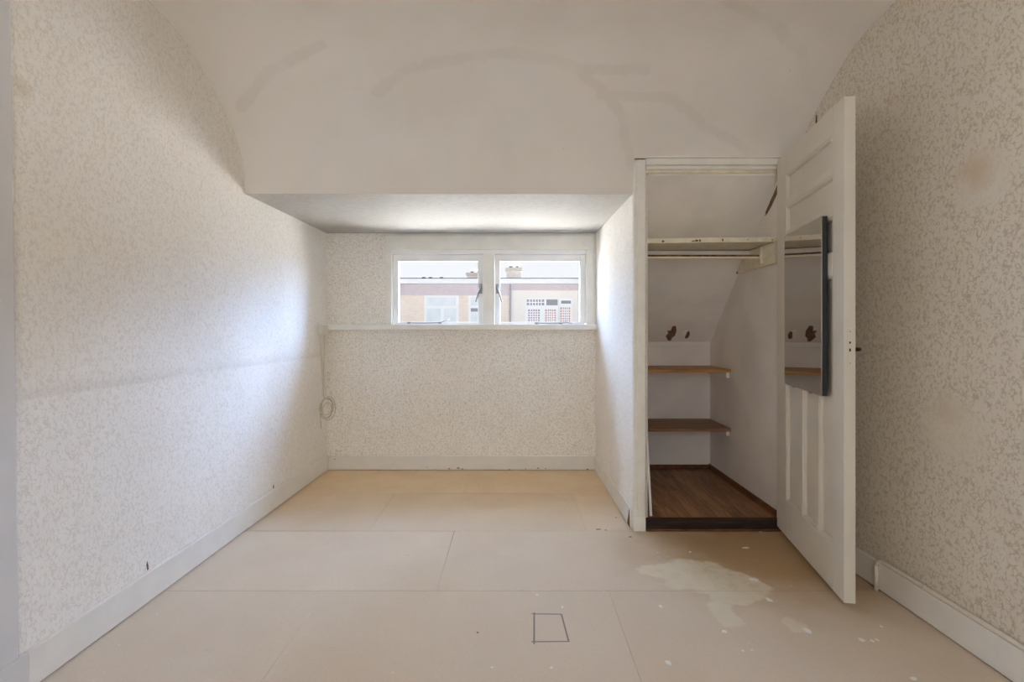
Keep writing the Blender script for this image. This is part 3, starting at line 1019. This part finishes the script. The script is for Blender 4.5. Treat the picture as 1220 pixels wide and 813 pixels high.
tube('cable_tail', [tdir * -0.02 + Vector((0, 0, 0.07)), tdir * -0.03 + Vector((0, 0, 0.12)) - ndir * 0.003, tdir * -0.02 + Vector((0, 0, 0.30)) - ndir * 0.012,
                    tdir * -0.005 + Vector((0, 0, 0.553)) - ndir * 0.016], 0.0024, 'cable', coil, 6)
tube('cable_tie', [tdir * -0.075 + Vector((0, 0, 0.006)) - ndir * 0.012, tdir * -0.072 + Vector((0, 0, 0.0)) + ndir * 0.016, tdir * -0.058 + Vector((0, 0, -0.006)) + ndir * 0.010], 0.003, 'cable', coil, 6)

# painted pipe on top of the right baseboard
pp = empty('conduit_pipe', (1.55, 2.0, 0.0))
tag(pp, 'thin painted pipe running along the top of right baseboard', 'pipe')
def rp(y, z, d=0.0105):
    return Vector((xr(y) - d, y, z)) - Vector((1.55, 2.0, 0))


tube('pipe_run', [rp(-1.55, 0.1295), rp(2.035, 0.1295), rp(2.058, 0.128, 0.014), rp(2.068, 0.121, 0.020), rp(2.072, 0.108, 0.0245)], 0.0085, 'pipe', pp, 10)
tube('pipe_drop', [rp(2.072, 0.1085, 0.0245), rp(2.072, 0.001, 0.0245)], 0.0085, 'pipe', pp, 10)
for y in (1.85, 1.40, 0.9):
    child = tube('pipe_clip', [rp(y - 0.006, 0.1295), rp(y + 0.006, 0.1295)], 0.0105, 'pipe', pp, 10)

# ------------------------------------------------------------------ outside: the row of houses across the street
HY = 25.0
def wx(px, d=HY):
    return (px - VPX) / F_PX * d


def wz(py, d=HY):
    return CAMZ + (VPY - py) / F_PX * d


def brick(name, c1, c2, mortar):
    k = NT(name, 0.9, 0.1)
    b = k.n('ShaderNodeTexBrick')
    k.put(b.inputs['Vector'], k.mapped(k.coord('Object'), (1, 1, 1), (math.radians(-90), 0, 0)))
    b.inputs['Scale'].default_value = 1.0
    b.inputs['Brick Width'].default_value = 0.22
    b.inputs['Row Height'].default_value = 0.068
    b.inputs['Mortar Size'].default_value = 0.008
    b.inputs['Color1'].default_value = lin(*c1)
    b.inputs['Color2'].default_value = lin(*c2)
    b.inputs['Mortar'].default_value = lin(*mortar)
    k.color(b.outputs['Color'])
    return k.m


M['brick'] = brick('tan_brick', (238, 218, 200), (246, 230, 214), (238, 230, 220))
M['brick_chimney'] = brick('pale_chimney_brick', (226, 216, 208), (232, 224, 216), (230, 226, 220))
M['brick_dark'] = brick('mauve_brick', (204, 190, 194), (212, 199, 200), (218, 210, 210))
M['white_wall'] = plain('white_render', (244, 237, 228), 0.9, 0.1, vary=0.01, scale=0.5)
M['fascia'] = plain('white_fascia', (240, 239, 238), 0.7, 0.2, vary=0.0)
M['house_frame'] = plain('white_house_frames', (248, 247, 245), 0.6, 0.2, vary=0.0)
M['curtain'] = plain('pale_curtain', (232, 236, 236), 0.8, 0.2, vary=0.03, scale=2)
M['house_glass'] = plain('grey_house_glass', (150, 146, 152), 0.5, 0.5, vary=0.06, scale=1.5)
M['red_glass'] = plain('terracotta_blind', (206, 140, 112), 0.5, 0.3, vary=0.08, scale=1.5)
M['mauve_glass'] = plain('mauve_blind', (172, 138, 152), 0.5, 0.3, vary=0.08, scale=1.5)
M['roofing'] = plain('grey_roofing', (52, 50, 50), 0.9, 0.1)
M['pipe_grey'] = plain('grey_downpipe', (170, 166, 170), 0.6, 0.3)
M['street'] = plain('dark_asphalt', (36, 35, 36), 0.9, 0.1, vary=0.08, scale=0.6)
M['stone_cap'] = plain('stone_cap', (196, 188, 176), 0.9, 0.1)

structure(box('ground', -45, 45, 4.2, 60, -6.6, -6.4, 'street'))
structure(box('bounce_slab', -9.0, 9.0, 3.96, 12.0, 0.40, 0.60, 'helper_slab'))  # unseen slab added below the sill to bounce warm sunlight indoors

def part(name, x0, x1, y0, y1, z0, z1, mat, par, bevel=0.0):
    l = par.location
    return box(name, x0 - l.x, x1 - l.x, y0 - l.y, y1 - l.y, z0 - l.z, z1 - l.z, mat, par, bevel)


house_a = empty('terrace_house', (wx(540), HY, -6.4))
tag(house_a, 'tan brick house opposite with white fascia, seen through left pane', 'house')
house_b = empty('terrace_house', (wx(648), HY, -6.4))
tag(house_b, 'white rendered house opposite with gridded windows, seen through right pane', 'house')
XA0, XAB, XB1 = -16.0, wx(594), 14.0
zt, zf, zd, zd2 = wz(332.8), wz(338.6), wz(352), wz(346)
# house a
part('wall', XA0, XAB, HY + 0.02, HY + 8, -6.4, zf, 'brick', house_a)
part('brick_band', XA0, XAB, HY - 0.02, HY + 0.0198, zd, zf, 'brick_dark', house_a)
part('fascia', XA0, XAB - 0.002, HY - 0.35, HY + 8, zf + 0.002, zt, 'fascia', house_a)
part('roof', XA0, XAB - 0.002, HY - 0.37, HY + 8.02, zt + 0.001, zt + 0.028, 'roofing', house_a)


def house_window(par, x0, x1, z0, z1, panes, mat, fr=0.10):
    f = empty('window')
    f.parent = par
    l = par.location
    def fb(nm, a, b, c, d, y0, y1, m):
        return box(nm, a - l.x, b - l.x, y0 - l.y, y1 - l.y, c - l.z, d - l.z, m, f)
    bm = bmesh.new()
    b_box(bm, x0 - l.x, x1 - l.x, HY - 0.06 - l.y, HY + 0.0195 - l.y, z0 - l.z, z1 - l.z)
    mesh_obj('window_frame', bm, 'house_frame', f)
    for (a, b, c, d, m) in panes:
        fb('pane', a, b, c, d, HY - 0.075, HY - 0.0605, m)
    return f


X1, X2 = wx(505.5), wx(546.5)
house_window(house_a, X1, X2, wz(412), wz(352.3), [(wx(508.5), wx(543.5), wz(364.3), wz(354.5), 'curtain'),
                                                 (wx(508.5), wx(525.5), wz(410), wz(367.8), 'curtain'),
                                                 (wx(529), wx(544), wz(410), wz(367.8), 'curtain')], 'curtain')
house_window(house_a, wx(558), wx(589.5), wz(412), wz(352.3), [(wx(561), wx(586.5), wz(364.3), wz(354.5), 'curtain'),
                                                           (wx(561), wx(573), wz(371.5), wz(367.5), 'house_glass'),
                                                           (wx(561), wx(573), wz(410), wz(372), 'curtain'), (wx(576), wx(587), wz(410), wz(367.8), 'curtain')], 'curtain')
part('drainpipe', wx(606.7), wx(609), HY - 0.12, HY - 0.0005, -6.4, zf, 'pipe_grey', house_b)
# house b
part('wall', XAB + 0.005, XB1, HY + 0.02, HY + 8, -6.4, zf, 'white_wall', house_b)
part('brick_pier', XAB + 0.005, wx(606.5), HY - 0.01, HY + 0.0198, -6.4, zd - 0.001, 'brick', house_b)
part('brick_band', XAB + 0.005, wx(606.5), HY - 0.02, HY + 0.0198, zd, zf, 'brick_dark', house_b)
part('brick_band', wx(609.3), XB1, HY - 0.02, HY + 0.0198, zd2, zf, 'brick_dark', house_b)
part('fascia', XAB + 0.002, XB1, HY - 0.35, HY + 8, zf + 0.002, zt, 'fascia', house_b)
part('roof', XAB + 0.002, XB1, HY - 0.37, HY + 8.02, zt + 0.001, zt + 0.028, 'roofing', house_b)
part('pilaster', wx(688.5), wx(696), HY - 0.10, HY + 0.0195, -6.4, zd2 - 0.05, 'fascia', house_b)
l = house_b.location


def grid_window(px0, px1, y0, y1, mat, nx, ny):
    f = empty('window')
    f.parent = house_b
    x0, x1, z0, z1 = wx(px0), wx(px1), wz(y1), wz(y0)
    box('pane', x0 - l.x, x1 - l.x, -0.075, -0.0605, z0 - l.z, z1 - l.z, mat, f)
    bm = bmesh.new()
    for i in range(1, nx):
        x = x0 + (x1 - x0) * i / nx
        b_box(bm, x - 0.026 - l.x, x + 0.026 - l.x, -0.095, -0.0755, z0 - l.z, z1 - l.z)
    for i in range(1, ny):
        z = z0 + (z1 - z0) * i / ny
        b_box(bm, x0 - l.x, x1 - l.x, -0.0975, -0.0955, z - 0.026 - l.z, z + 0.026 - l.z)
    if nx > 1:
        g = mesh_obj('glazing_bars', bm, 'house_frame', f)
        g['kind'] = 'stuff'
    else:
        bm.free()


part('window_surround', wx(626), wx(665.5), HY - 0.06, HY + 0.0195, wz(412), wz(355.6), 'house_frame', house_b)
part('door_surround', wx(666), wx(682), HY - 0.06, HY + 0.0195, -6.4, wz(356), 'house_frame', house_b)
grid_window(627.5, 648.2, 357, 364, 'house_glass', 6, 2)
grid_window(650.8, 664.2, 357, 364, 'house_glass', 1, 1)
grid_window(668.5, 680, 358.5, 362, 'house_glass', 1, 1)
grid_window(629.2, 643, 369, 411, 'mauve_glass', 5, 15)
grid_window(649.5, 662, 369, 411, 'red_glass', 5, 15)
grid_window(667.5, 679, 366.5, 411, 'red_glass', 5, 15)


def chimney(par, px0, px1, d, ytop, ybot, ycap):
    l = par.location
    c = box('chimney', wx(px0, d) - l.x, wx(px1, d) - l.x, d - l.y, d + 0.9 - l.y, zt + 0.029 - l.z, wz(ycap, d) - l.z, 'brick_chimney', par)
    cap = box('chimney_cap', wx(px0 - 1.2, d) - l.x, wx(px1 + 1.2, d) - l.x, d - 0.08 - l.y, d + 0.98 - l.y, wz(ycap, d) + 0.001 - l.z, wz(ytop, d) - l.z, 'stone_cap', c)
    for q in (0.3, 0.72):
        x = wx(px0 + (px1 - px0) * q, d)
        tube('chimney_pot', [(x - l.x, d + 0.45 - l.y, wz(ytop, d) + 0.001 - l.z), (x - l.x, d + 0.45 - l.y, wz(ytop, d) + 0.13 - l.z)], [0.12, 0.10], 'roofing', c, 8)
    bm = bmesh.new()
    x = wx(px0 + (px1 - px0) * 0.62, d)
    b_tube(bm, [(x - l.x, d + 0.2 - l.y, wz(ytop, d) - l.z), (x - l.x, d + 0.2 - l.y, wz(ytop - 4, d) - l.z)], 0.018, 5)
    b_tube(bm, [(x - 0.3 - l.x, d + 0.2 - l.y, wz(ytop - 3.6, d) - l.z), (x + 0.35 - l.x, d + 0.2 - l.y, wz(ytop - 3.9, d) - l.z)], 0.018, 5)
    mesh_obj('aerial', bm, 'pipe_grey', c)


chimney(house_b, 603.5, 620.6, 27.0, 319.0, 332, 323.0)
chimney(house_a, 556.5, 574, 27.0, 325.2, 332, 328.4)
for px in (505, 513, 526):
    d = 25.6
    x = wx(px, d)
    o = tube('roof_vent', [(x - house_a.location.x, d - HY, zt + 0.029 + 6.4), (x - house_a.location.x, d - HY, wz(330.4, d) + 6.4)], [0.07, 0.10], 'roofing', house_a, 8)
